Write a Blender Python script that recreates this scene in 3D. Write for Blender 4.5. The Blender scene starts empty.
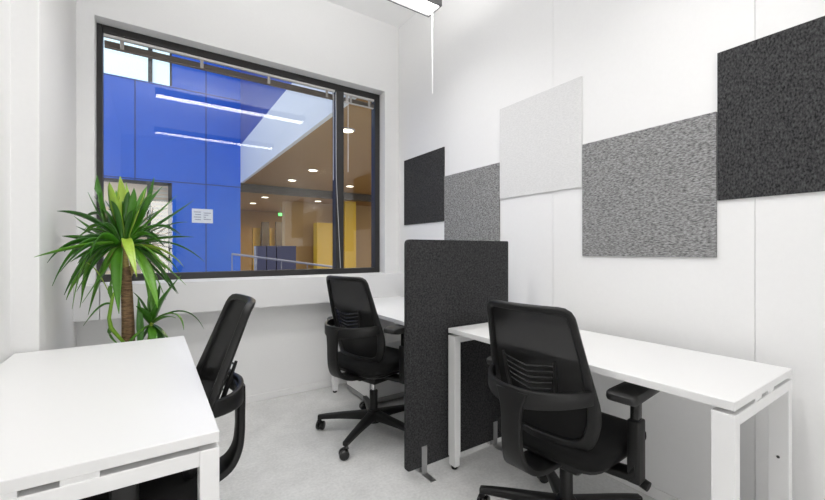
import bpy, bmesh, math, random
from mathutils import Vector, Matrix
random.seed(7)
C = bpy.context.scene.collection
V = Vector

# ------------------------------------------------------------------ camera numbers
FPX, YAW, VH, CAMZ = 387.33, 0.5913, 250.95, 1.158
SA, CA = math.sin(YAW), math.cos(YAW)

def ray(u):
    t = (u - 412.5) / FPX
    return (SA + t*CA, CA - t*SA)
def on_y(u, v, y):                     # the point of a sight line at a chosen distance y into the place
    dx, dy = ray(u); k = y/dy
    return V((dx*k, y, CAMZ - (v - VH)*k/FPX))

# ------------------------------------------------------------------ materials
def mat(name, col, rough=0.5, metal=0.0, spec=0.5):
    m = bpy.data.materials.new(name); m.use_nodes = True
    b = m.node_tree.nodes['Principled BSDF']
    b.inputs['Base Color'].default_value = (*col, 1)
    b.inputs['Roughness'].default_value = rough
    b.inputs['Metallic'].default_value = metal
    b.inputs['Specular IOR Level'].default_value = spec
    return m
def nodes(m): return m.node_tree.nodes, m.node_tree.links, m.node_tree.nodes['Principled BSDF']
def noisy(name, c1, c2, scale, rough=0.6, stretch=(1,1,1), detail=4, bump=0.0, lo=0.35, hi=0.65, spec=0.5, bscale=None, dist=0.002):
    m = mat(name, c1, rough, 0, spec); n, l, b = nodes(m)
    tc = n.new('ShaderNodeTexCoord'); mp = n.new('ShaderNodeMapping'); mp.inputs['Scale'].default_value = stretch
    nz = n.new('ShaderNodeTexNoise'); nz.inputs['Scale'].default_value = scale; nz.inputs['Detail'].default_value = detail
    nz.inputs['Roughness'].default_value = 0.65
    cr = n.new('ShaderNodeValToRGB')
    cr.color_ramp.elements[0].position = lo; cr.color_ramp.elements[0].color = (*c1, 1)
    cr.color_ramp.elements[1].position = hi; cr.color_ramp.elements[1].color = (*c2, 1)
    l.new(tc.outputs['Object'], mp.inputs['Vector']); l.new(mp.outputs['Vector'], nz.inputs['Vector'])
    l.new(nz.outputs['Fac'], cr.inputs['Fac']); l.new(cr.outputs['Color'], b.inputs['Base Color'])
    if bump:
        bp = n.new('ShaderNodeBump'); bp.inputs['Strength'].default_value = bump; bp.inputs['Distance'].default_value = dist
        src = nz
        if bscale:
            src = n.new('ShaderNodeTexNoise'); src.inputs['Scale'].default_value = bscale; src.inputs['Detail'].default_value = 2
            l.new(mp.outputs['Vector'], src.inputs['Vector'])
        l.new(src.outputs['Fac'], bp.inputs['Height']); l.new(bp.outputs['Normal'], b.inputs['Normal'])
    return m
def emit(name, col, strength):
    m = mat(name, col, 0.5); n, l, b = nodes(m)
    b.inputs['Emission Color'].default_value = (*col, 1); b.inputs['Emission Strength'].default_value = strength
    return m

M = {}
M['wall'] = noisy('white_wall_paint', (.79,.79,.79), (.80,.80,.80), 60, .7, bump=.04, spec=.3)
M['ceiling'] = mat('white_ceiling_paint', (.88,.88,.88), .8, 0, .2)
M['trim'] = mat('white_trim_paint', (.80,.80,.80), .45)
M['sill'] = mat('white_sill_board', (.74,.74,.745), .35)
M['laminate'] = mat('white_laminate', (.76,.76,.76), .38)
M['steel_white'] = mat('white_powder_coat', (.80,.80,.80), .35)
M['frame'] = mat('anthracite_frame', (.022,.021,.021), .45)
M['black'] = noisy('black_plastic', (.007,.007,.007), (.010,.010,.010), 250, .45, bump=.05, spec=.32)
M['black_soft'] = mat('black_soft_pad', (.016,.016,.016), .55)
M['black_shiny'] = mat('black_gloss_plastic', (.012,.012,.012), .25)
M['seat'] = noisy('black_seat_fabric', (.006,.006,.006), (.010,.010,.010), 500, .9, bump=.25, spec=.2)
M['chrome'] = mat('chrome', (.75,.75,.75), .18, 1)
M['alu'] = mat('brushed_aluminium', (.55,.55,.55), .38, 1)
M['grey'] = mat('grey_plastic', (.30,.30,.30), .5)
M['rivet'] = mat('dark_rivet', (.1,.1,.1), .4, 1)
M['gap'] = mat('dark_joint', (.25,.25,.25), .8)
M['lamp_side'] = mat('grey_lamp_housing', (.16,.16,.165), .4)
M['lamp_light'] = emit('lamp_diffuser', (1,.985,.96), 10)
M['louvre'] = mat('bright_louvre', (.85,.85,.85), .25, .6)
M['cord'] = mat('white_cord', (.80,.80,.80), .5)
M['blind'] = mat('blind_slats', (.17,.145,.12), .45)
M['blind_rail'] = mat('blind_rail_white', (.62,.61,.59), .4)
M['blind_clip'] = mat('blind_clip', (.35,.33,.31), .4)

def felt(name, c1, c2, scale=150, stretch=(1,.45,1.3)):
    return noisy(name, c1, c2, scale, .95, stretch, 6, .25, .36, .66, .1, dist=.002)
M['felt_dark'] = felt('charcoal_felt', (.016,.016,.017), (.085,.085,.087), 130, (1,1.2,.7))
M['felt_grey'] = felt('mottled_grey_felt', (.10,.10,.10), (.40,.40,.40))
M['felt_white'] = felt('off_white_felt', (.63,.63,.63), (.72,.72,.72))
M['felt_screen'] = felt('screen_felt', (.017,.017,.018), (.066,.066,.068), 120, (1,1,1))

def floor_mat():
    m = mat('mottled_grey_floor', (.6,.6,.6), .42, 0, .4); n, l, b = nodes(m)
    tc = n.new('ShaderNodeTexCoord')
    a = n.new('ShaderNodeTexNoise'); a.inputs['Scale'].default_value = 5; a.inputs['Detail'].default_value = 8; a.inputs['Roughness'].default_value = .72
    f = n.new('ShaderNodeTexNoise'); f.inputs['Scale'].default_value = 70; f.inputs['Detail'].default_value = 4
    mx = n.new('ShaderNodeMath'); mx.operation = 'MULTIPLY_ADD'; mx.inputs[1].default_value = .4
    ad = n.new('ShaderNodeMath'); ad.operation = 'MULTIPLY'; ad.inputs[1].default_value = .6
    cr = n.new('ShaderNodeValToRGB')
    cr.color_ramp.elements[0].position = .36; cr.color_ramp.elements[0].color = (.54,.54,.535,1)
    cr.color_ramp.elements[1].position = .62; cr.color_ramp.elements[1].color = (.71,.71,.705,1)
    l.new(tc.outputs['Object'], a.inputs['Vector']); l.new(tc.outputs['Object'], f.inputs['Vector'])
    l.new(a.outputs['Fac'], ad.inputs[0]); l.new(f.outputs['Fac'], mx.inputs[0]); l.new(ad.outputs[0], mx.inputs[2])
    l.new(mx.outputs[0], cr.inputs['Fac']); l.new(cr.outputs['Color'], b.inputs['Base Color'])
    return m
M['floor'] = floor_mat()

def mesh_fabric():
    m = mat('black_mesh_fabric', (.008,.008,.008), .8, 0, .2); n, l, b = nodes(m)
    tr = n.new('ShaderNodeBsdfTransparent'); mx = n.new('ShaderNodeMixShader'); mx.inputs[0].default_value = .965
    out = n['Material Output']
    l.new(tr.outputs[0], mx.inputs[1]); l.new(b.outputs[0], mx.inputs[2]); l.new(mx.outputs[0], out.inputs['Surface'])
    return m
M['mesh'] = mesh_fabric()

def glass_mat():
    m = bpy.data.materials.new('window_glass'); m.use_nodes = True; n = m.node_tree.nodes; l = m.node_tree.links
    n.remove(n['Principled BSDF']); out = n['Material Output']
    lw = n.new('ShaderNodeLayerWeight'); lw.inputs['Blend'].default_value = .5
    pw = n.new('ShaderNodeMath'); pw.operation = 'POWER'; pw.inputs[1].default_value = 5
    ma = n.new('ShaderNodeMath'); ma.operation = 'MULTIPLY_ADD'; ma.inputs[1].default_value = .94; ma.inputs[2].default_value = .055
    tr = n.new('ShaderNodeBsdfTransparent'); tr.inputs[0].default_value = (.95,.96,.96,1)
    gl = n.new('ShaderNodeBsdfGlossy'); gl.inputs['Roughness'].default_value = 0.0
    mx = n.new('ShaderNodeMixShader')
    l.new(lw.outputs['Facing'], pw.inputs[0]); l.new(pw.outputs[0], ma.inputs[0]); l.new(ma.outputs[0], mx.inputs[0])
    l.new(tr.outputs[0], mx.inputs[1]); l.new(gl.outputs[0], mx.inputs[2]); l.new(mx.outputs[0], out.inputs['Surface'])
    return m
M['glass'] = glass_mat()

def leaf_mat(name, c1, c2, c3):
    m = mat(name, c1, .30, 0, .5); n, l, b = nodes(m)
    g = n.new('ShaderNodeNewGeometry'); cr = n.new('ShaderNodeValToRGB')
    e = cr.color_ramp.elements
    e[0].position = 0; e[0].color = (*c1,1); e[1].position = 1; e[1].color = (*c3,1)
    k = e.new(.6); k.color = (*c2,1)
    l.new(g.outputs['Random Per Island'], cr.inputs['Fac'])
    tc = n.new('ShaderNodeTexCoord'); nz = n.new('ShaderNodeTexNoise'); nz.inputs['Scale'].default_value = 60
    mx = n.new('ShaderNodeMix'); mx.data_type = 'RGBA'; mx.blend_type = 'MULTIPLY'; mx.inputs[0].default_value = .35
    l.new(tc.outputs['Object'], nz.inputs['Vector'])
    l.new(cr.outputs['Color'], mx.inputs[6]); l.new(nz.outputs['Fac'], mx.inputs[7]); l.new(mx.outputs[2], b.inputs['Base Color'])
    b.inputs['Subsurface Weight'].default_value = 0.0
    return m
M['leaf'] = leaf_mat('green_leaf', (.022,.115,.007), (.05,.20,.012), (.14,.36,.03))
M['leaf_light'] = leaf_mat('yellow_green_leaf', (.22,.45,.03), (.33,.52,.05), (.42,.55,.07))
M['bark'] = noisy('brown_bark', (.09,.05,.025), (.32,.20,.10), 30, .9, (1,1,5), 5, .8, dist=.01)
M['stem'] = noisy('tan_stem', (.28,.20,.07), (.45,.36,.12), 40, .8, (1,1,4), 4, .5, dist=.004)
M['pot'] = mat('grey_planter', (.35,.35,.35), .6)
M['soil'] = noisy('dark_soil', (.02,.015,.01), (.06,.04,.03), 60, 1, bump=.6)

# outside the window
M['blue'] = noisy('blue_facade_panel', (.0,.105,.62), (.0,.115,.66), 3, .35)
M['blue_dark'] = mat('violet_blue_panel', (.075,.11,.40), .4)
M['fascia'] = mat('white_fascia', (.90,.93,.93), .6)
M['brown'] = noisy('tan_ceiling', (.36,.205,.065), (.38,.215,.07), 3, .6)
M['tan_wall'] = mat('tan_wall', (.32,.19,.04), .6)
M['peach'] = mat('peach_wall', (.46,.30,.13), .6)
M['yellow'] = mat('yellow_wall', (.66,.43,.03), .5)
M['dark_brown'] = mat('dark_brown_door', (.06,.045,.03), .5)
M['navy'] = mat('navy_panel', (.045,.05,.13), .4)
M['rail'] = mat('pale_rail', (.28,.28,.33), .3)
M['win_lit'] = emit('lit_window_pane', (.74,.9,.93), .62)
M['win_warm'] = emit('warm_lit_room', (.62,.52,.40), .35)
M['slat'] = mat('cream_slats', (.62,.58,.50), .5)
M['spot'] = emit('downlight_lens', (1,.9,.7), 6)
M['exit'] = emit('green_sign_face', (.1,.75,.2), 1.2)
M['paper'] = mat('white_paper', (.75,.77,.82), .8)
M['ink'] = mat('grey_print', (.3,.32,.4), .8)
M['seam'] = mat('dark_blue_joint', (.006,.03,.16), .6)
M['ofloor'] = mat('grey_outer_floor', (.3,.28,.26), .5)

# ------------------------------------------------------------------ mesh helpers
class MB:
    def __init__(s): s.bm = bmesh.new()
    def box(s, a, b, bev=0.0, seg=2, rot=None, org=None):
        lo = [min(a[i],b[i]) for i in range(3)]; hi = [max(a[i],b[i]) for i in range(3)]
        c = V([(lo[i]+hi[i])/2 for i in range(3)]); d = [hi[i]-lo[i] for i in range(3)]
        r = bmesh.ops.create_cube(s.bm, size=1); vs = r['verts']
        for v in vs: v.co = V((v.co.x*d[0], v.co.y*d[1], v.co.z*d[2])) + c
        if bev:
            es = list({e for v in vs for e in v.link_edges})
            q = bmesh.ops.bevel(s.bm, geom=es, offset=min(bev, min(d)*.49), segments=seg, profile=.5, affect='EDGES')
            vs = list({v for f in q['faces'] for v in f.verts} | {v for v in vs if v.is_valid})
        if rot is not None:
            o = V(org) if org is not None else c
            for v in vs: v.co = rot @ (v.co - o) + o
        return s
    def grid(s, rows, close_u=False, close_v=False, cap=False):
        R = [[s.bm.verts.new(p) for p in row] for row in rows]
        n, m = len(R), len(R[0])
        for i in range(n if close_u else n-1):
            for j in range(m if close_v else m-1):
                a,b,c,d = R[i][j], R[i][(j+1)%m], R[(i+1)%n][(j+1)%m], R[(i+1)%n][j]
                try: s.bm.faces.new((a,b,c,d))
                except ValueError: pass
        if cap:
            for k in (0,-1):
                try: s.bm.faces.new(R[k] if k else list(reversed(R[k])))
                except ValueError: pass
        return s
    def tube(s, pts, r, n=10, cap=True):
        pts = [V(p) for p in pts]; rr = r if isinstance(r, (list,tuple)) else [r]*len(pts)
        rows = []; up = V((0,0,1))
        t0 = (pts[1]-pts[0]).normalized()
        a = t0.cross(up)
        if a.length < 1e-3: a = t0.cross(V((1,0,0)))
        a.normalize()
        for i,p in enumerate(pts):
            t = (pts[min(i+1,len(pts)-1)]-pts[max(i-1,0)]).normalized()
            a = (a - t*a.dot(t)).normalized(); b = t.cross(a)
            rows.append([p + (a*math.cos(2*math.pi*k/n) + b*math.sin(2*math.pi*k/n))*rr[i] for k in range(n)])
        return s.grid(rows, close_v=True, cap=cap)
    def sweep(s, pts, sides, outs, w, t, closed=False):
        """flat bar along pts: w[i] along sides[i], t[i] along outs[i], rounded rectangle section"""
        rows = []
        for i,p in enumerate(pts):
            ww = (w[i] if isinstance(w,(list,tuple)) else w)/2; tt = (t[i] if isinstance(t,(list,tuple)) else t)/2
            c = min(ww,tt)*.45
            sec = [(ww-c,tt),(ww-.3*c,tt-.3*c),(ww,tt-c),(ww,-tt+c),(ww-.3*c,-tt+.3*c),(ww-c,-tt),(-ww+c,-tt),(-ww+.3*c,-tt+.3*c),(-ww,-tt+c),(-ww,tt-c),(-ww+.3*c,tt-.3*c),(-ww+c,tt)]
            rows.append([V(p)+sides[i]*a+outs[i]*b for a,b in sec])
        return s.grid(rows, close_u=closed, close_v=True, cap=not closed)
    def lathe(s, prof, n=24, org=(0,0,0), axis='z'):
        o = V(org); rows = []
        for r,z in prof:
            row = []
            for k in range(n):
                a = 2*math.pi*k/n; p = V((r*math.cos(a), r*math.sin(a), z))
                if axis == 'x': p = V((p.z, p.x, p.y))
                if axis == 'y': p = V((p.x, p.z, p.y))
                row.append(o+p)
            rows.append(row)
        return s.grid(rows, close_v=True, cap=True)
    def move(s, mtx):
        for v in s.bm.verts: v.co = mtx @ v.co
        return s
    def build(s, name, m, parent=None, smooth=None):
        bmesh.ops.recalc_face_normals(s.bm, faces=s.bm.faces[:])
        me = bpy.data.meshes.new(name); s.bm.to_mesh(me); s.bm.free()
        ms = m if isinstance(m,(list,tuple)) else [m]
        for k in ms: me.materials.append(k)
        if smooth:
            me.polygons.foreach_set('use_smooth', [True]*len(me.polygons))
            me.set_sharp_from_angle(angle=math.radians(smooth))
        o = bpy.data.objects.new(name, me); C.objects.link(o)
        if parent is not None: o.parent = parent
        return o

def tag(o, label=None, cat=None, group=None, kind=None):
    if label: o['label'] = label
    if cat: o['category'] = cat
    if group: o['group'] = group
    if kind: o['kind'] = kind
    return o
def thing(name, label, cat, loc=(0,0,0), rz=0, group=None):
    o = bpy.data.objects.new(name, None); C.objects.link(o)
    o.empty_display_size = .1; o.location = loc; o.rotation_euler = (0,0,rz)
    return tag(o, label, cat, group)
def struct(name, mb, m, label, cat, parent=None, smooth=None):
    o = mb.build(name, m, parent, smooth)
    return tag(o, label, cat, kind='structure')
def round_poly(pts, rads, n=7):
    out = []; N = len(pts)
    for i in range(N):
        p = V(pts[i]).to_3d(); a = (V(pts[i-1]).to_3d()-p); b = (V(pts[(i+1)%N]).to_3d()-p)
        la, lb = a.length, b.length; a.normalize(); b.normalize()
        ang = a.angle(b); d = min(rads[i]/math.tan(ang/2), la*.48, lb*.48)
        p0, p1 = p+a*d, p+b*d
        for k in range(n):
            t = k/(n-1); out.append((p0*(1-t)**2 + p*2*t*(1-t) + p1*t*t).to_2d())
    return out

# ------------------------------------------------------------------ room shell
XR, YW, ZC = 1.958, 3.151, 3.293          # right wall, window wall, ceiling height
XL, YP, XP = -.475, 2.20, -.39            # left wall, front of the pier, side of the pier
YB = -2.2                                 # wall behind the camera
WX0, WX1, WZ0, WZ1 = -.304, 1.805, .953, 2.650
struct('floor', MB().box((XL-.1,YB-.1,-.08),(XR+.1,YW+.2,0)), M['floor'], 'mottled light grey smooth office floor', 'floor')
struct('ceiling', MB().box((XL-.1,YB-.1,ZC),(XR+.1,YW+.2,ZC+.1)), M['ceiling'], 'plain white ceiling above the office', 'ceiling')
w = MB()
w.box((XL-.1,YW,0),(WX0,YW+.22,ZC)).box((WX1,YW,0),(XR+.1,YW+.22,ZC)).box((WX0,YW,0),(WX1,YW+.22,WZ0)).box((WX0,YW,WZ1),(WX1,YW+.22,ZC))
struct('wall_window', w, M['wall'], 'white end wall with a deep recess around the interior window', 'wall')
# right wall: flat boards with hairline joints
w = MB().box((XR+.012,YB,0),(XR+.12,YW,ZC))
def y_on_x(u, x):
    dx, dy = ray(u); return x*dy/dx
joints = [YB, y_on_x(755,XR)-1.22, y_on_x(755,XR), y_on_x(553,XR), YW]
for a,b in zip(joints, joints[1:]): w.box((XR,a+.0008,0),(XR+.014,b-.0008,ZC))
struct('wall_right', w, M['wall'], 'white right wall of flat boards with hairline vertical joints', 'wall')
w = MB().box((XL-.12,YB,0),(XL,YP+.01,ZC)).box((XL-.12,YP,0),(XP,YW,ZC), .004)
struct('wall_left', w, M['wall'], 'white left wall stepping out as a pier beside the plant', 'wall')
struct('wall_back', MB().box((XL-.1,YB-.1,0),(XR+.1,YB,ZC)), M['wall'], 'plain white wall behind the viewpoint', 'wall')
struct('baseboard_window', MB().box((XP,YW-.012,0),(XR,YW,.052),.003), M['trim'], 'low white skirting under the window wall', 'baseboard')
struct('baseboard_right', MB().box((XR-.012,YB,0),(XR,YW-.012,.050),.003), M['trim'], 'low white skirting along the right wall', 'baseboard')
struct('baseboard_left', MB().box((XL,YB,0),(XL+.012,YP,.050),.003), M['trim'], 'low white skirting along the left wall', 'baseboard')
w = MB().box((XP,3.02,.735),(-.269,YW,.950),.004).box((-.266,3.02,.735),(XR,YW,.950),.004)
struct('trim_1', w, M['sill'], 'boxed white sill ledge running along under the window', 'sill')

# ------------------------------------------------------------------ window
win = thing('window_1', 'black framed interior window with a wide and a narrow pane', 'window'); win['kind'] = 'structure'
FY0, FY1 = YW+.100, YW+.175
f = MB()
f.box((WX0,FY0,WZ0),(WX0+.032,FY1,WZ1),.003).box((WX1-.052,FY0,WZ0),(WX1,FY1,WZ1),.003)
f.box((WX0+.032,FY0,WZ1-.052),(WX1-.052,FY1,WZ1),.003).box((WX0+.032,FY0,WZ0),(WX1-.052,FY1,WZ0+.048),.003)
f.build('window_frame', M['frame'], win)
MX0, MX1 = 1.357, 1.436
MB().box((MX0,FY0,WZ0+.048),(MX1,FY1,WZ1-.052),.003).build('mullion', M['frame'], win)
GY = YW+.140
for a,b in ((WX0+.032,MX0),(MX1,WX1-.052)):
    MB().box((a,GY,WZ0+.048),(b,GY+.012,WZ1-.052)).build('window_pane', M['glass'], win)

def blind(a, b, label, clips):
    t = thing('venetian_blind', label, 'blind', ((a+b)/2, FY0+.018, WZ1-.052))
    o = V(t.location); zt = 0.0; h = (b-a)/2
    MB().box((-h,-.012,-.020),(h,.012,-.002),.002).build('head_rail', M['blind_rail'], t)
    s = MB()
    for k in range(9): s.box((-h+.004,-.012,-.048-k*.0038),(h-.004,.012,-.0465-k*.0038))
    s.build('slat_stack', M['blind'], t)
    MB().box((-h+.004,-.012,-.090),(h-.004,.012,-.083),.002).build('bottom_rail', M['blind_rail'] if h < .3 else M['blind'], t)
    for c in clips: MB().box((c-.011-o.x,-.0145,-.083),(c+.011-o.x,-.0125,-.020)).build('ladder_tape', M['blind_clip'], t)
    return t
t = blind(WX0+.036, MX0-.003, 'raised slatted blind across the top of the wide pane', (on_y(122,40,FY0).x, on_y(202,60,FY0).x, on_y(269,78,FY0).x, on_y(327,92,FY0).x))
zl = lambda u,v: on_y(u,v,FY0).z-(WZ1-.052)
cx = MX0-.022-t.location.x
MB().tube([(cx,-.016,-.02),(cx,-.016,zl(332.5,180))],.0025,8).build('pull_cord', M['cord'], t)
cx = MX0+.015-t.location.x
MB().tube([(cx-.012,-.017,-.02),(cx-.012,-.022,zl(336,175)),(cx+.030,-.022,zl(342.5,268))],.0032,8).build('tilt_wand', M['alu'], t)
t = blind(MX1+.003, WX1-.056, 'raised slatted blind across the top of the narrow right pane', (MX1+.03, MX1+.07, WX1-.11))
cx = MX1+.042-t.location.x
MB().tube([(cx,-.016,-.02),(cx,-.016,zl(347.5,172))],.003,8).build('pull_cord', M['cord'], t)

# ------------------------------------------------------------------ felt panels on the right wall
YS = [3.045, 2.446, 1.847, 1.241, .632, .023]
def felt_panel(i, z0, z1, m, label):
    o = MB().box((XR-.010,YS[i+1]+.0015,z0),(XR-.0005,YS[i]-.0015,z1),.0015,1).build('felt_panel', m)
    tag(o, label, 'wall panel', 'square felt panels on the right wall')
felt_panel(0, 1.398, 1.998, M['felt_dark'], 'charcoal felt wall square nearest the room corner by the window')
felt_panel(1, 1.155, 1.757, M['felt_grey'], 'light grey mottled felt wall square partly hidden behind the desk screen')
felt_panel(2, 1.508, 2.116, M['felt_white'], 'off-white felt wall square between the two mottled grey squares')
felt_panel(3, 1.131, 1.739, M['felt_grey'], 'mottled grey felt wall square hanging lowest above the right desk')
felt_panel(4, 1.368, 1.980, M['felt_dark'], 'charcoal felt wall square farthest from the window, hung above its mottled grey neighbour')

# ------------------------------------------------------------------ desks
def desk(label, x0, x1, y0, y1, h, side, rivet=False):
    t = thing('desk', label, 'desk', ((x0+x1)/2,(y0+y1)/2,0), 0, 'white office desks')
    hx, hy = (x1-x0)/2, (y1-y0)/2
    MB().box((-hx,-hy,h-.025),(hx,hy,h),.0015,1).build('desktop', M['laminate'], t)
    LW, LD, zt = .040, .055, h-.037
    for sy in (-1,1):
        ya, yb = sy*hy, sy*(hy-LD)
        MB().box((-hx+LW,ya,zt-.034),(hx-LW,yb,zt),.002).build('end_beam', M['steel_white'], t)
        for px in (-.068, .050): MB().box((px-.030,sy*(hy-.003),zt),(px+.030,sy*(hy-LD+.005),h-.0252)).build('spacer', M['steel_white'], t)
        for sx in (-1,1):
            lg = MB().box((sx*hx,ya,.065),(sx*(hx-LW),yb,zt),.002).build('leg', M['steel_white'], t)
            MB().box((sx*(hx-.003),sy*(hy-.003),.018),(sx*(hx-LW+.003),sy*(hy-LD+.003),.0655),.002).build('leg_extension', M['steel_white'], lg)
            MB().lathe([(.014,0),(.017,.004),(.017,.012),(.010,.019)],16,(sx*(hx-LW/2),sy*(hy-LD/2),0)).build('foot', M['black'], lg, 40)
            if rivet: MB().lathe([(.005,0),(.004,.002)],10,(sx*(hx-LW)+ -.001*sx- .002,sy*(hy-LD/2),.435),'x').build('rivet', M['rivet'], lg)
    for px in (hx-.09, .06): MB().box((side*px-.02,-hy+LD,zt-.03),(side*px+.02,hy-LD,zt-.001)).build('long_beam', M['steel_white'], t)
    return t
DH = .745
desk('white desk against the left wall in front of the leafy plant', -.462, .128, .986, 2.188, DH, -1)
desk('white desk along the right wall in front of the dark screen', 1.316, 1.866, .386, 1.617, DH, 1, True)
desk('white desk behind the dark screen, touching the window ledge', 1.222, 1.872, 1.79, 3.018, DH, 1)

# drawer pedestal under the rear desk
t = thing('drawer_pedestal', 'low white drawer pedestal on the floor under the desk behind the screen', 'cabinet', (1.60,2.755,0))
MB().box((-.25,-.20,.055),(.25,.20,.46),.003).build('body', M['laminate'], t)
for a,b in ((.06,.185),(.19,.32),(.325,.455)):
    d = MB().box((-.268,-.198,a),(-.2505,.198,b),.002).build('drawer', M['laminate'], t)
    MB().box((-.2745,-.05,b-.022),(-.2685,.05,b-.012),.002).build('handle', M['alu'], d)
MB().box((-.262,-.205,.020),(.25,.205,.0545),.002).build('plinth', M['grey'], t)
for x in (-.2,.2):
    for y in (-.16,.16): MB().lathe([(.01,0),(.015,.004),(.015,.016),(.01,.0198)],12,(x,y,0)).build('castor', M['black'], t, 40)

# ------------------------------------------------------------------ desk screen
SX0, SX1, SY0, SY1, SZ0, SZ1 = 1.062, 1.803, 1.637, 1.657, .040, 1.217
t = thing('desk_screen', 'tall charcoal felt screen standing on the floor between the right wall desks', 'screen', ((SX0+SX1)/2,(SY0+SY1)/2,0))
hw = (SX1-SX0)/2
pl = round_poly([(-hw,SZ0),(hw,SZ0),(hw,SZ1),(-hw,SZ1)], [.025,.008,.008,.028])
s = MB()
s.grid([[V((p.x,y,p.y)) for p in (pl if k in (1,2) else [q*1 for q in pl])] for k,y in enumerate((-.010,-.0095,.0095,.010))], close_v=True, cap=True)
s.build('felt_board', M['felt_screen'], t)
for fx in (1.172, 1.690):
    x = fx-(SX0+SX1)/2
    for sg in (-1,1):
        pp = [V((x,sg*.092,.002)),V((x,sg*.016,.002)),V((x,sg*.0125,.006)),V((x,sg*.0125,.145))]
        MB().sweep(pp,[V((1,0,0))]*4,[V((0,0,1)),V((0,sg*.3,.95)),V((0,sg*.95,.3)),V((0,sg,0))],.033,.0035).build('foot_bracket', M['alu'], t)

# ------------------------------------------------------------------ pendant lamps
def lamp(label, x0, x1, y0, y1, zb, cord, watts):
    t = thing('pendant_lamp', label, 'lamp', ((x0+x1)/2,(y0+y1)/2,zb), 0, 'long suspended office lamps')
    hx, hy, H = (x1-x0)/2, (y1-y0)/2, .065
    s = MB()
    s.box((-hx,-hy,0),(hx,-hy+.012,H)).box((-hx,hy-.012,0),(hx,hy,H))
    s.box((-hx,-hy+.008,0),(-hx+.008,hy-.008,H)).box((hx-.008,-hy+.008,0),(hx,hy-.008,H)).box((-hx+.008,-hy+.008,H-.006),(hx-.008,hy-.008,H))
    s.build('housing', M['lamp_side'], t)
    MB().box((-hx+.009,-hy+.009,.010),(hx-.009,hy-.009,.016)).build('diffuser', M['lamp_light'], t)
    s = MB()
    n = 24
    for k in range(1,n):
        x = -hx+2*hx*k/n; s.box((x-.001,-hy+.009,.002),(x+.001,hy-.009,.0095))
    s.box((-hx+.009,-.001,.002),(hx-.009,.001,.0095))
    s.build('louvre', M['louvre'], t)
    for x in (-hx+.15, hx-.15): MB().tube([(x,0,H),(x,0,ZC-zb)],.0015,6).build('suspension_wire', M['alu'], t)
    if cord:
        MB().tube([(hx-.022,.0,.0),(hx-.022,.0,-.53)],.0036,8).build('pull_cord', M['cord'], t)
    li = bpy.data.lights.new('lamp_glow','AREA'); li.shape = 'RECTANGLE'; li.size = 2*hx-.03; li.size_y = 2*hy-.03
    li.energy = watts; li.color = (1,.985,.965); li.spread = math.radians(146)
    lo = bpy.data.objects.new('lamp_glow', li); C.objects.link(lo); lo.parent = t; lo.location = (0,0,.003)
    up = bpy.data.lights.new('lamp_uplight','AREA'); up.shape = 'RECTANGLE'; up.size = 2*hx-.03; up.size_y = 2*hy-.03
    up.energy = watts*UPF; up.color = (1,.985,.965)
    uo = bpy.data.objects.new('lamp_uplight', up); C.objects.link(uo); uo.parent = t; uo.location = (0,0,H+.004); uo.rotation_euler = (math.pi,0,0)
UPF = 1.3
lamp('long grey suspended lamp with pull cord near the window', .02, 1.509, 1.915, 2.057, 2.694, True, 8.6)
lamp('long grey suspended lamp over the viewpoint, seen only mirrored in the window', .02, 1.509, .48, .622, 2.694, False, 8.6)


d = thing('door_9', 'added unseen door behind the viewpoint with a glowing fill light panel', 'door', (-.04,YB,0)); d['kind'] = 'structure'  # unseen door, added to throw low fill light into the room
MB().box((-.42,0,0),(-.36,.05,2.16)).box((.36,0,0),(.42,.05,2.16)).box((-.36,0,2.10),(.36,.05,2.16)).build('door_frame', M['frame'], d)
M['fill_glow'] = emit('fill_glow_panel', (1,.985,.96), 5.0)
MB().box((-.36,.004,.02),(.36,.012,2.10)).build('fill_glow_panel', M['fill_glow'], d)  # glowing sheet in the added door, the fill source itself
MB().tube([(.31,.03,.95),(.31,.06,.96),(.31,.06,1.25),(.31,.03,1.26)],.011,8).build('door_handle', M['chrome'], d, 40)

# ------------------------------------------------------------------ office chair (faces local +x)
def resample(P, n):
    P = list(P) + [P[0]]; L = [0]
    for a,b in zip(P,P[1:]): L.append(L[-1]+(b-a).length)
    out = []; j = 0
    for k in range(n):
        d = L[-1]*k/n
        while L[j+1] < d: j += 1
        f_ = (d-L[j])/max(1e-9,L[j+1]-L[j]); out.append(P[j].lerp(P[j+1],f_))
    return out
BACK = {'x0': -.185, 'lean': .165}
def xc(z): return BACK['x0'] - BACK['lean']*max(0,(z-.50)/.47)**.95 if z >= .5 else BACK['x0'] + .10*(.5-z)
def surf(y, z): return V((xc(z) + .055*(y/.22)**2, y, z))
def smooth(P, n=5):
    P = [tuple(p) for p in P]; out = []
    for i in range(len(P)-1):
        a, b, c, d = P[max(i-1,0)], P[i], P[i+1], P[min(i+2,len(P)-1)]
        for k in range(n):
            t = k/n
            out.append(tuple(.5*((2*b[q])+(-a[q]+c[q])*t+(2*a[q]-5*b[q]+4*c[q]-d[q])*t*t+(-a[q]+3*b[q]-3*c[q]+d[q])*t**3) for q in range(len(b))))
    out.append(P[-1]); return out
def surf_n(y, z):
    e = .004
    a = surf(y+e,z)-surf(y-e,z); b = surf(y,z+e)-surf(y,z-e)
    return b.cross(a).normalized() if b.cross(a).x > 0 else a.cross(b).normalized()
OUT = round_poly([(-.180,.440),(.180,.440),(.228,.59),(.180,.97),(-.180,.97),(-.228,.59)], [.10,.10,.25,.05,.05,.25], 8)
OUT = resample(OUT, 84)
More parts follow.
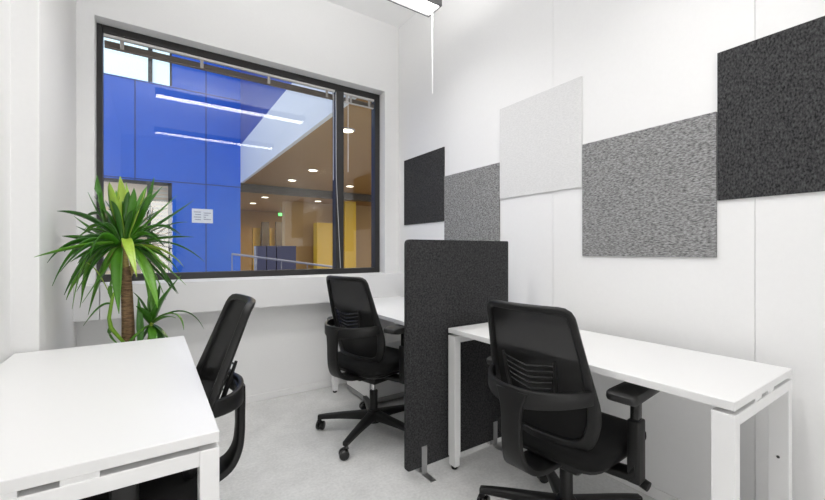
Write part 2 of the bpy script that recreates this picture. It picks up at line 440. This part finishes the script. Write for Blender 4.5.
def half_at(z):
    best = 0
    for i in range(len(OUT)):
        a, b = OUT[i-1], OUT[i]
        if (a.y-z)*(b.y-z) <= 0 and abs(a.y-b.y) > 1e-9:
            best = max(best, abs(a.x+(b.x-a.x)*(z-a.y)/(b.y-a.y)))
    return best
def office_chair(label, loc, rz, dz, spin, x0, lean, rear):
    BACK['x0'], BACK['lean'] = x0, lean
    t = thing('office_chair', label, 'chair', loc, rz, 'black mesh-backed swivel chairs')
    up = Matrix.Translation((0,0,dz))
    # backrest rim
    pts = [surf(p.x,p.y) for p in OUT]; N = len(pts); sides = []; outs = []
    for i,p in enumerate(OUT):
        tg = (pts[(i+1)%N]-pts[i-1]).normalized(); nn = surf_n(p.x,p.y)
        outs.append(nn); sides.append(tg.cross(nn).normalized())
    wd = [.025 + .020*max(0,min(1,(.80-p.y)/.2)) for p in OUT]
    ins = [pts[i] + (sides[i] if sides[i].dot(V((0,0,.72))-V((0,pts[i].y,pts[i].z))) > 0 else -sides[i])*wd[i]*.45 for i in range(N)]
    rim = MB().sweep(ins, sides, outs, wd, .024, True).move(up).build('backrest_frame', M['black'], t, 50)
    rows = []
    for k in range(15):
        z = .452 + (.955-.452)*k/14; h = half_at(z)-.014
        rows.append([surf(-h+2*h*j/12, z) + surf_n(-h+2*h*j/12,z)*.004 for j in range(13)])
    b = MB().grid(rows).move(up).build('backrest_mesh', M['mesh'], t, 60)
    # lumbar support: fanned ribs behind the mesh
    for k in range(5):
        z = .655+.022*k; hw_ = .085+.006*k; pp = []
        for j in range(9):
            y = -hw_+2*hw_*j/8; q = surf(y, z + .018*(abs(y)/hw_)) ; pp.append(q + V((-.014,0,0)))
        MB().tube(pp, .0035, 6).move(up).build('lumbar_rib', M['black_shiny'], t, 50)
    for y in (-.095,.095):
        MB().tube([surf(y,.615)+V((-.016,0,0)), surf(y*1.1,.69)+V((-.016,0,0)), surf(y*1.15,.775)+V((-.016,0,0))], [.007,.008,.005], 8).move(up).build('lumbar_holder', M['black'], t, 50)
    # wrap-around carrier: band + spine
    pp, sd, ot = [], [], []
    n = 36; W = half_at(.66)-.012
    for j in range(n+1):
        an = math.pi*j/n; y = -W*math.cos(an); f_ = math.sin(an)**1.45
        z = .655 + .010*abs(y/W)**2
        x0 = surf(W,.66).x - .012
        pp.append(V((x0 - (x0+rear)*f_, y, z-.004*f_)))
    hts = []
    for j in range(n+1):
        tg = (pp[min(j+1,n)]-pp[max(j-1,0)]).normalized(); o_ = V((-tg.y,tg.x,0)).normalized()
        ot.append(o_); sd.append(V((0,0,1))); hts.append(.050+.022*(1-abs(j-n/2)/(n/2))**2)
    MB().sweep(pp, sd, ot, hts, .018).move(up).build('carrier_band', M['black'], t, 50)
    pw = [(-rear+.004,.672,.13),(-rear,.62,.092),(-rear,.56,.080),(-rear+.001,.50,.079),(-rear+.010,.44,.086),(-rear+.040,.392,.108),(-rear+.10,.368,.128),(-.15,.362,.130),(-.06,.362,.11)]
    pw = smooth(pw, 4); prof = [(a,b) for a,b,_ in pw]; wds = [c for _,_,c in pw]
    sd = [V((0,1,0))]*len(prof); ot = []
    pp = [V((x,0,z)) for x,z in prof]
    for j in range(len(pp)):
        tg = (pp[min(j+1,len(pp)-1)]-pp[max(j-1,0)]).normalized(); ot.append(tg.cross(V((0,1,0))).normalized())
    MB().sweep(pp, sd, ot, wds, .024).move(up).build('spine', M['black'], t, 50)
    # seat cushion + shell
    sp = round_poly([(-.235,-.225),(.225,-.240),(.225,.240),(-.235,.225)], [.10,.09,.09,.10], 7)
    def ring(k, z, droop=0): return [V((p.x*k-.0+.0, p.y*k, z - droop*max(0,p.x-.12))) for p in sp]
    MB().grid([ring(.90,.430),ring(.97,.437),ring(1.0,.455),ring(.995,.478,.1),ring(.95,.494,.1),ring(.75,.503,.08),ring(.4,.498)], close_v=True, cap=True).move(Matrix.Translation((.02,0,dz-.035))).build('seat', M['seat'], t, 60)
    MB().grid([ring(.55,.398),ring(.80,.404),ring(.93,.420),ring(.93,.431)], close_v=True, cap=True).move(Matrix.Translation((.02,0,dz-.035))).build('seat_shell', M['black'], t, 50)
    s = MB().box((-.09,-.10,.300),(.12,.10,.366),.015).box((-.16,-.05,.33),(.16,.05,.366),.012)
    s.move(up).build('tilt_mechanism', M['black'], t, 50)
    for sy,x in ((-1,.04),(1,.04)):
        MB().tube([(x,sy*.09,.335),(x,sy*.20,.335),(x-.01,sy*.262,.327),(x-.01,sy*.268,.326),(x-.012,sy*.30,.318)],[.008,.007,.007,.018,.018],12).move(up).build('lever', M['black'], t, 50)
    # armrests
    for sy in (-1,1):
        s = MB().sweep([V((.0,sy*.08,.345)),V((.0,sy*.20,.350)),V((.0,sy*.255,.355)),V((.0,sy*.275,.385))],[V((1,0,0))]*4,[V((0,0,1))]*4,.07,[.03,.028,.03,.05])
        s.box((-.030,sy*.268-.022,.335),(.030,sy*.268+.022,.56),.008)
        a = s.move(up).build('armrest', M['black'], t, 50)
        MB().box((-.020,sy*.268-.014,.53),(.020,sy*.268+.014,.652),.005).move(up).build('arm_post', M['black_shiny'], a, 50)
        ap = round_poly([(-.160,-.052),(.115,-.046),(.115,.046),(-.160,.052)],[.028,.03,.03,.028],6)
        MB().grid([[V((.02+p.x*k,sy*.268+p.y*k,z)) for p in ap] for k,z in ((.80,.644),(.97,.650),(1,.660),(.99,.673),(.93,.679))],close_v=True,cap=True).move(up).build('arm_pad', M['black_soft'], a, 50)
    # gas lift + star base + castors
    MB().lathe([(.026,.10),(.026,.262),(.022,.267)],20).build('lift_sleeve', M['black'], t, 40)
    MB().lathe([(.014,.262),(.014,.305+dz)],20).build('gas_lift', M['chrome'], t, 40)
    s = MB().lathe([(.034,.062),(.050,.07),(.052,.10),(.046,.132),(.034,.142)],24)
    s.build('hub', M['black'], t, 40)
    for k in range(5):
        a = spin + 2*math.pi*k/5; R = Matrix.Rotation(a,4,'Z')
        pp = [V((.035,0,.108)),V((.12,0,.105)),V((.22,0,.100)),V((.31,0,.092)),V((.360,0,.086))]
        lg = MB().sweep(pp,[V((0,1,0))]*5,[V((0,0,1))]*5,[.058,.050,.042,.036,.032],[.058,.046,.036,.030,.026]).move(R).build('base_leg', M['black'], t, 50)
        ca = a + .9*(k-2)
        R2 = Matrix.Translation(R @ V((.350,0,0))) @ Matrix.Rotation(ca,4,'Z')
        s = MB().lathe([(.005,.05),(.005,.085)],8)
        s.tube([(-.012,0,.066),(.0,0,.062),(.015,0,.05)],[.012,.014,.008],8)
        for sy in (-1,1): s.lathe([(.020,sy*.007),(.028,sy*.008),(.0285,sy*.013),(.028,sy*.021),(.018,sy*.025)],20,(.012,0,.0287),'y')
        s.move(R2).build('castor', M['black_shiny'], lg, 40)
    return t
office_chair('black swivel chair tucked under the left desk, seen from its side', (-.055,1.50,0), math.radians(179), .02, .5, -.185, .165, .315)
office_chair('black swivel chair at the rear desk, half behind the dark screen', (1.180,2.205,0), math.radians(15), .036, math.radians(144-15), -.152, .115, .325)
office_chair('black swivel chair in the foreground at the right wall desk, back towards the viewer', (1.42,.975,0), math.radians(5), -.005, math.radians(123-5), -.200, .115, .365)

# ------------------------------------------------------------------ plant
PY = 2.42
p0 = on_y(128,345,PY)
PX = p0.x
plant = thing('yucca_plant', 'potted yucca with a bark trunk and long arching green leaves behind the left desk', 'plant', (PX,PY,0))
O = V((PX,PY,0))
def loc(u,v,y): return on_y(u,v,y) - O
MB().lathe([(.11,0),(.125,.01),(.15,.30),(.155,.32),(.145,.32),(.14,.285)],28).build('pot', M['pot'], plant, 40)
MB().lathe([(.139,.270),(.139,.284),(.06,.296)],24).build('soil', M['soil'], plant, 50)
pts = [V((.0,0,.285)), loc(128.5,345,PY), loc(128,320,PY), loc(127,295,PY), loc(126.5,278,PY), loc(126,266,PY)]
MB().tube(pts,[.034,.029,.027,.025,.022,.016],14).build('trunk', M['bark'], plant, 60)
s = MB().tube([loc(127,287,PY),loc(116,276,PY),loc(109,262,PY),loc(113,247,PY)],[.012,.012,.011,.010],10)
s.tube([loc(127,280,PY),loc(133,268,PY+.02),loc(131,250,PY+.03),loc(130,238,PY+.02)],[.014,.012,.011,.010],10)
s.tube([loc(126,268,PY),loc(124,252,PY-.02),loc(124,240,PY-.03)],[.016,.012,.010],10)
s.build('branch', M['stem'], plant, 60)
s = MB().tube([V((.06,.03,.285)),loc(149,345,PY+.02),loc(152,322,PY+.02)],[.012,.011,.010],10)
s.tube([V((-.04,-.03,.285)),loc(124,343,PY-.03),loc(111,328,PY-.05),loc(109,318,PY-.05),loc(112,300,PY-.05),loc(114,292,PY-.05)],[.010,.008,.010,.008,.007,.004],8)
s.build('shoot', M['leaf_light'], plant, 60)
def blade(mb, B, Cc, T, W, tw=0.0, n=12):
    rows = []
    for i in range(n+1):
        s_ = i/n
        p = B*(1-s_)**2 + Cc*2*s_*(1-s_) + T*s_*s_
        tg = ((Cc-B)*(1-s_)+(T-Cc)*s_).normalized()
        sd = tg.cross(V((0,0,1)))
        if sd.length < .15: sd = V((CA,-SA,0))
        sd.normalize()
        sd = Matrix.Rotation(tw,3,tg) @ sd
        nr = sd.cross(tg).normalized()
        w_ = W*(.42+.58*math.sin(min(1,s_/.45)*math.pi/2)) if s_ < .45 else W*(1-((s_-.45)/.55)**1.9)
        w_ = max(w_,.0008)
        rows.append([p - sd*w_*.5 + nr*w_*.16, p - sd*w_*.25+nr*w_*.05, p, p + sd*w_*.25+nr*w_*.05, p + sd*w_*.5 + nr*w_*.16])
    mb.grid(rows)
def leaves(name, m, base, lst, by):
    mb = MB()
    for (bu,bv,cu,cv,tu,tv,ty,W,tw) in lst:
        B = loc(bu,bv,by); T = loc(tu,tv,PY+ty); Cc = loc(cu,cv,PY+ty*.6)
        blade(mb, B, Cc, T, W*1.08, tw*1.0 + (.55 if tu < bu else -.55)*(1 if abs(tv-bv) < abs(tu-bu)*1.2 else .3))
    o = mb.build(name, m, plant, 60)
    sm = o.modifiers.new('thickness','SOLIDIFY'); sm.thickness = .0012
    return o
L = [  # base, bend, tip, depth of the tip relative to the trunk, width, twist
 (112,245, 100,220, 97,175,  .05,.055, .2),(124,240, 118,205,116,190,  .12,.040,.4),
 (126,240, 134,205,134,188,-.06,.036,.0),(128,240, 148,215,154,177,  .05,.036,.5),
 (128,242, 150,222,177,195,  .10,.030,.6),(128,242, 160,226,194,200,  .14,.034,.7),(130,243, 165,222,188,222, .16,.022,.2),
 (130,245, 165,236,194,237,-.12,.034,.3),(130,246, 172,232,205,262, .12,.016,.1),
 (118,240,  92,212, 57,211, .00,.032,.2),(118,243,  85,244, 34,257,-.24,.034,.1),(116,243,  70,232, 47,263,-.16,.034,.2),
 (116,245,  80,225, 52,286,-.14,.036,.2),(117,246,  86,228, 72,309,-.10,.040,.3),(118,246,  90,232, 80,308, .03,.036,.2),
 (118,242,  95,235, 74,216, .10,.030,.2),(118,244,  98,238, 76,226, .14,.028,.1),(119,242, 100,222, 88,192, .10,.024,.2),
 (120,246, 112,262, 82,303,-.18,.030,.3),(122,246, 114,252,119,314,-.20,.046,.2),(120,246,  98,222, 90,258,-.20,.042,.3),
 (130,246, 148,262,158,309,-.16,.048,.3),(130,245, 160,258,170,288, .05,.028,.2),(128,247, 150,262,176,292, .10,.022,.2),
 (126,244, 142,232,162,236, .14,.026,.2),(126,243, 145,214,168,208, .16,.028,.3),(124,244, 118,220,105,200, .15,.030,.3),
 (126,246, 136,256,150,282, .12,.030,.2),(119,248, 104,262, 96,292, .08,.030,.2),(118,246, 88,246, 66,300, .02,.030,.2),
 (128,240, 140,200,147,186, .14,.028,.3),(122,242, 112,212,108,186,.14,.034,.2),
 (128,246,150,256,149,302,-.12,.036,.3),(118,246,96,244,84,290,-.12,.034,.2),(117,245,92,232,60,272,-.2,.030,.3),(130,246,166,250,180,274,-.05,.030,.2),
 (119,244,84,238,62,236,.08,.030,.3),(117,247,92,238,64,295,-.02,.034,.2),(121,247,106,250,88,315,.06,.030,.2),(129,247,146,250,166,300,.04,.032,.2),
 (127,241,140,210,163,186,.16,.030,.4),(119,241,108,215,94,196,.14,.030,.3),
 (126,246, 150,250,186,285, .10,.020,.2),(120,246,104,240,70,262,.06,.026,.2),(122,246,110,246,100,280,-.1,.034,.2),
]
rl = random.Random(11)
for k in range(46):                                                # short inner leaves filling the crown
    a = rl.uniform(-.25,1.25)*math.pi; ln = rl.uniform(34,66)
    tu, tv = 124+ln*math.cos(a), 240-ln*.85*math.sin(a)+(ln*.35 if abs(math.cos(a)) > .6 else 0)
    tu = max(tu, 64)
    L.append((124+6*math.cos(a),244,124+ln*.55*math.cos(a),238-ln*.62*math.sin(a)-5,tu,tv,rl.uniform(-.16,.2),rl.uniform(.018,.030),rl.uniform(-.3,.6)))
leaves('leaf_crown', M['leaf'], None, L, PY)
LL = [(124,240,112,205,109,181,-.03,.044,.3),(127,240,124,205,120,176,.02,.046,.4),(126,240,125,232,137,277,-.28,.040,.2),(128,238,140,212,145,190,.0,.034,.3),
 (130,246,165,244,184,267,-.06,.044,.3),(128,244,150,246,173,262,.02,.030,.2),(112,300,96,262,83,262,.0,.012,.2),(128,238,130,210,126,182,.10,.030,.2)]
leaves('young_leaf_crown', M['leaf_light'], None, LL, PY)
L2 = [(151,324,146,312,136,306,-.06,.034,.3),(152,324,166,314,176,318,-.08,.030,.3),(151,325,152,335,156,350,-.12,.036,.2),(150,325,134,336,122,352,-.06,.034,.3),(152,322,150,300,155,276,.06,.034,.2),
 (152,322,158,305,181,275,-.06,.056,.2),(152,322,180,302,184,330,-.06,.030,.3),(153,322,188,298,204,329,-.04,.032,.3),(151,322,142,300,133,292,.02,.030,.2),
 (152,324,160,328,172,344,-.08,.030,.2),(150,326,140,330,128,346,-.10,.034,.3),(152,322,150,304,146,284,.05,.036,.3),(152,322,158,300,160,282,.06,.022,.2),(150,326,146,334,140,345,-.02,.030,.2),(153,326,162,336,166,352,-.05,.034,.3)]
leaves('lower_leaf_crown', M['leaf'], None, L2, PY+.02)
L3 = [(111,304,102,300,83,326,-.10,.018,.2),(112,300,108,290,114,275,-.05,.020,.2),(111,326,104,336,120,345,-.06,.020,.2),(139,345,142,330,138,296,-.03,.030,.3)]
leaves('side_leaf_crown', M['leaf'], None, L3, PY-.05)

# ------------------------------------------------------------------ the atrium beyond the window
YBL = 10.0
cor = on_y(240.5,145,YBL); X1 = cor.x
Z2, Z1 = cor.z, on_y(240.5,183,YBL).z
lw0, lw1 = -2.4, on_y(172,182,YBL).x
ltop = on_y(172,183,YBL).z
uz = on_y(150,82,YBL).z
w = MB()
w.box((-9,YBL,-.1),(lw0,YBL+.2,7.2)).box((lw1,YBL,-.1),(X1,YBL+.2,7.2)).box((lw0,YBL,-.1),(lw1,YBL+.2,.35)).box((lw0,YBL,ltop),(lw1,YBL+.2,uz)).box((lw0,YBL,6.3),(lw1,YBL+.2,7.2))
struct('wall_blue', w, M['blue'], 'bright blue panelled wall across the atrium', 'wall')
s = MB()
for u in (135,206): x = on_y(u,150,YBL).x; s.box((x-.010,YBL-.004,-.1 if u > 172 else ltop),(x+.010,YBL+.01,7.0 if u > 172 else uz))
for z in (ltop+.02,): s.box((-9,YBL-.004,z),(X1,YBL+.01,z+.02))
s.box((-9,YBL-.004,uz-.03),(X1,YBL+.01,uz-.01))
struct('trim_2', s, M['seam'], 'dark joints between the blue atrium panels', 'trim')
uw = thing('window_2', 'pale lit upper window in the blue atrium wall', 'window', (0,YBL+.1,uz)); uw['kind'] = 'structure'
xm0, xm1 = on_y(148,70,YBL).x, on_y(152.5,70,YBL).x
MB().box((lw0,0,0),(xm0,.03,6.3-uz)).build('window_pane', M['win_lit'], uw); MB().box((xm1,0,0),(lw1-.03,.03,6.3-uz)).build('window_pane', M['win_lit'], uw)
MB().box((xm0,-.06,0),(xm1,.05,6.3-uz)).box((lw1-.04,-.06,0),(lw1,.05,6.3-uz)).build('window_frame', M['frame'], uw)
lw = thing('window_3', 'lower window with cream slats in the blue atrium wall behind the plant', 'window', (0,YBL+.1,.35)); lw['kind'] = 'structure'
H = ltop-.35
m0, m1 = on_y(147,220,YBL).x, on_y(151,220,YBL).x
MB().box((lw1-.07,-.09,0),(lw1,.05,H)).box((lw0,-.09,H-.06),(lw1,.05,H)).box((m0,-.09,0),(m1,.05,H-.06)).build('window_frame', M['frame'], lw)
MB().box((lw0,.18,0),(lw1,.2,H)).build('lit_interior', M['win_warm'], lw)
s = MB()
z = .02
while z < H-.1:
    s.box((m1+.01,.02,z),(lw1-.08,.06,z+.05)); z += .085
z = .02
while z < H-.45:
    s.box((lw0+.02,.06,z),(m0-.01,.09,z+.10)); z += .19
s.build('slats', M['slat'], lw)
n_ = thing('notice_sheet', 'white notice sheet pinned on the blue wall across the atrium', 'notice', on_y(202.5,216,YBL-.006))
a, b = on_y(192,216,YBL).x, on_y(213,216,YBL).x; hw = (b-a)/2; hh = abs(on_y(202,209,YBL).z-on_y(202,223,YBL).z)/2
MB().box((-hw,-.004,-hh),(hw,.002,hh)).build('sheet', M['paper'], n_)
s = MB()
for k in range(4): s.box((-hw*.8+.02*(k%2),-.006,hh*(.6-.36*k)),(-hw*.15,-.0042,hh*(.6-.36*k)-.02)); s.box((hw*.1,-.006,hh*(.5-.3*k)),(hw*.8-.05*(k%3),-.0042,hh*(.5-.3*k)-.02))
s.build('printed_lines', M['ink'], n_)
# white bulkhead running into depth, and the corridor under it
struct('wall_bulkhead', MB().box((X1,3.6,Z1),(X1+.06,YBL,Z2)), M['fascia'], 'white bulkhead band running into depth above the atrium corridor', 'wall')
struct('wall_upper', MB().box((X1,3.6,Z2),(X1+.2,YBL,7.2)), M['blue_dark'], 'violet blue wall above the white bulkhead', 'wall')
struct('ceiling_corridor', MB().box((X1+.06,3.6,Z1),(9,YBL,Z1+.1)), M['brown'], 'tan ceiling of the atrium corridor', 'ceiling')
struct('ceiling_rear', MB().box((X1,YBL+.2,2.62),(9,16,2.7)), M['brown'], 'tan ceiling of the rear corridor', 'ceiling')
struct('trim_3', MB().box((X1,YBL,2.60),(9,YBL+.2,Z1+.1)), M['dark_brown'], 'dark brown lintel crossing the corridor', 'trim')
struct('floor_atrium', MB().box((-9,3.5,-.15),(9,16,-.02)), M['ofloor'], 'grey floor of the atrium beyond the window', 'floor')
struct('wall_far', MB().box((X1,15,-.1),(9,15.2,3)), M['tan_wall'], 'tan wall at the far end of the corridor', 'wall')
struct('wall_east', MB().box((9,3.5,-.1),(9.2,16,3)), M['tan_wall'], 'tan side wall of the corridor', 'wall')
struct('wall_west', MB().box((-9.2,3.5,-.1),(-9,10.2,7.2)), M['blue'], 'blue side wall of the atrium', 'wall')
def slab(u0,u1,v0,v1,y,d=.3):
    a, b = on_y(u0,v1,y), on_y(u1,v0,y)
    return MB().box((a.x,y,a.z),(b.x,y+d,b.z))
struct('wall_peach', slab(285,333,190,300,11.5), M['peach'], 'peach wall beside the corridor', 'wall')
struct('wall_yellow', slab(317,352,224,300,10.8), M['yellow'], 'low yellow wall in the corridor', 'wall')
struct('wall_tan', slab(352,420,150,300,11.3), M['peach'], 'peach wall seen through the narrow pane', 'wall')
struct('wall_mustard', slab(345,356,199,300,10.5), M['yellow'], 'mustard pillar seen through the narrow pane', 'wall')
for k,(u0,u1,v0,m) in enumerate(((240,252,226,'tan_wall'),(262,269,222,'dark_brown'),(270,274,228,'yellow'),(276,284,222,'dark_brown'),(253,260,228,'yellow'))):
    if m == 'dark_brown': struct('door_%d' % (k+1), slab(u0,u1,v0,300,14.0,.1), M[m], 'dark brown door at the end of the corridor', 'door')
    else: struct('wall_%s' % ('ochre','olive','mustardyellow','sand','gold')[k], slab(u0,u1,v0,300,14.3,.1), M[m], 'warm coloured wall strip between corridor doors', 'wall')
for k,(u0,u1) in enumerate(((256,266),(267,276),(277,296))):
    o = slab(u0,u1,246,300,10.4+.02*k,.25).build('low_partition', M['navy'])
    tag(o, ('navy low partition left of its row beyond the window','navy low partition in the middle of its row beyond the window','widest navy low partition right of its row beyond the window')[k], 'partition', 'navy partitions in the corridor')
r = thing('balustrade', 'pale handrail on thin posts beyond the window', 'railing', on_y(280,300,7.6))
o_ = V(r.location)
A, B = on_y(232,254,8.6)-o_, on_y(334,267,7.0)-o_
MB().tube([A,B],.022,10).build('handrail', M['rail'], r, 40)
for k in range(5):
    q = A+(B-A)*(k/4); MB().tube([q,q-V((0,0,q.z+o_.z+.02))],.010,8).build('post', M['rail'], r)
for (u,v,zc) in ((313,170,Z1),(292,180,Z1),(350,186,Z1),(265,197,2.62),(253,203,2.62),(318,201,2.62),(347,130,Z1)):
    dx, dy = ray(u); k = (zc-CAMZ)*FPX/(VH-v)
    if k*dy > 14.5: k = 14.3/dy
    d = thing('downlight', 'round lit downlight in the tan corridor ceiling beyond the window', 'light', (dx*k,dy*k,zc), 0, 'downlights in the corridor ceiling')
    MB().lathe([(.085,-.012),(.105,-.010),(.11,0)],20).build('rim', M['rail'], d); MB().lathe([(.02,-.016),(.084,-.0125)],20).build('lens', M['spot'], d)
e = thing('exit_sign', 'small green lit exit sign hanging far down the corridor', 'sign', on_y(280.5,214.5,13.2))
MB().box((-.075,-.02,-.05),(.075,.02,.05),.004).build('sign_box', M['exit'], e)
MB().tube([(0,0,.05),(0,0,2.62-e.location.z)],.006,6).build('hanger', M['rail'], e)

def area(name, loc, size, energy, col, rot=(0,0,0)):
    li = bpy.data.lights.new(name,'AREA'); li.shape = 'RECTANGLE'; li.size, li.size_y = size; li.energy = energy; li.color = col
    o = bpy.data.objects.new(name, li); C.objects.link(o); o.location = loc; o.rotation_euler = rot; return o
for x in (3.0,5.5): area('corridor_light', (x,7.5,Z1-.03), (.5,.5), 62, (1,.86,.62))
area('corridor_light', (4.2,12.5,2.58), (.8,.8), 80, (1,.82,.5))

# ------------------------------------------------------------------ daylight in the atrium
wd = bpy.data.worlds.new('World'); bpy.context.scene.world = wd; wd.use_nodes = True
wd.node_tree.nodes['Background'].inputs[0].default_value = (.86,.93,1,1)
wd.node_tree.nodes['Background'].inputs[1].default_value = 1.6

# ------------------------------------------------------------------ camera
cd = bpy.data.cameras.new('Camera'); cam = bpy.data.objects.new('Camera', cd); C.objects.link(cam)
cam.location = (0,0,CAMZ); cam.rotation_euler = (math.pi/2,0,-YAW)
cd.sensor_fit = 'HORIZONTAL'; cd.sensor_width = 36; cd.lens = 36*FPX/825
cd.shift_y = (VH-250)/825; cd.clip_start = .02; cd.clip_end = 200
sc = bpy.context.scene; sc.camera = cam
vs = sc.view_settings; vs.view_transform = 'Standard'; vs.look = 'None'; vs.exposure = 0.05; vs.gamma = 1; vs.use_curve_mapping = False
sc.cycles.use_denoising = True
sc.cycles.max_bounces = 14; sc.cycles.diffuse_bounces = 8; sc.cycles.transparent_max_bounces = 16
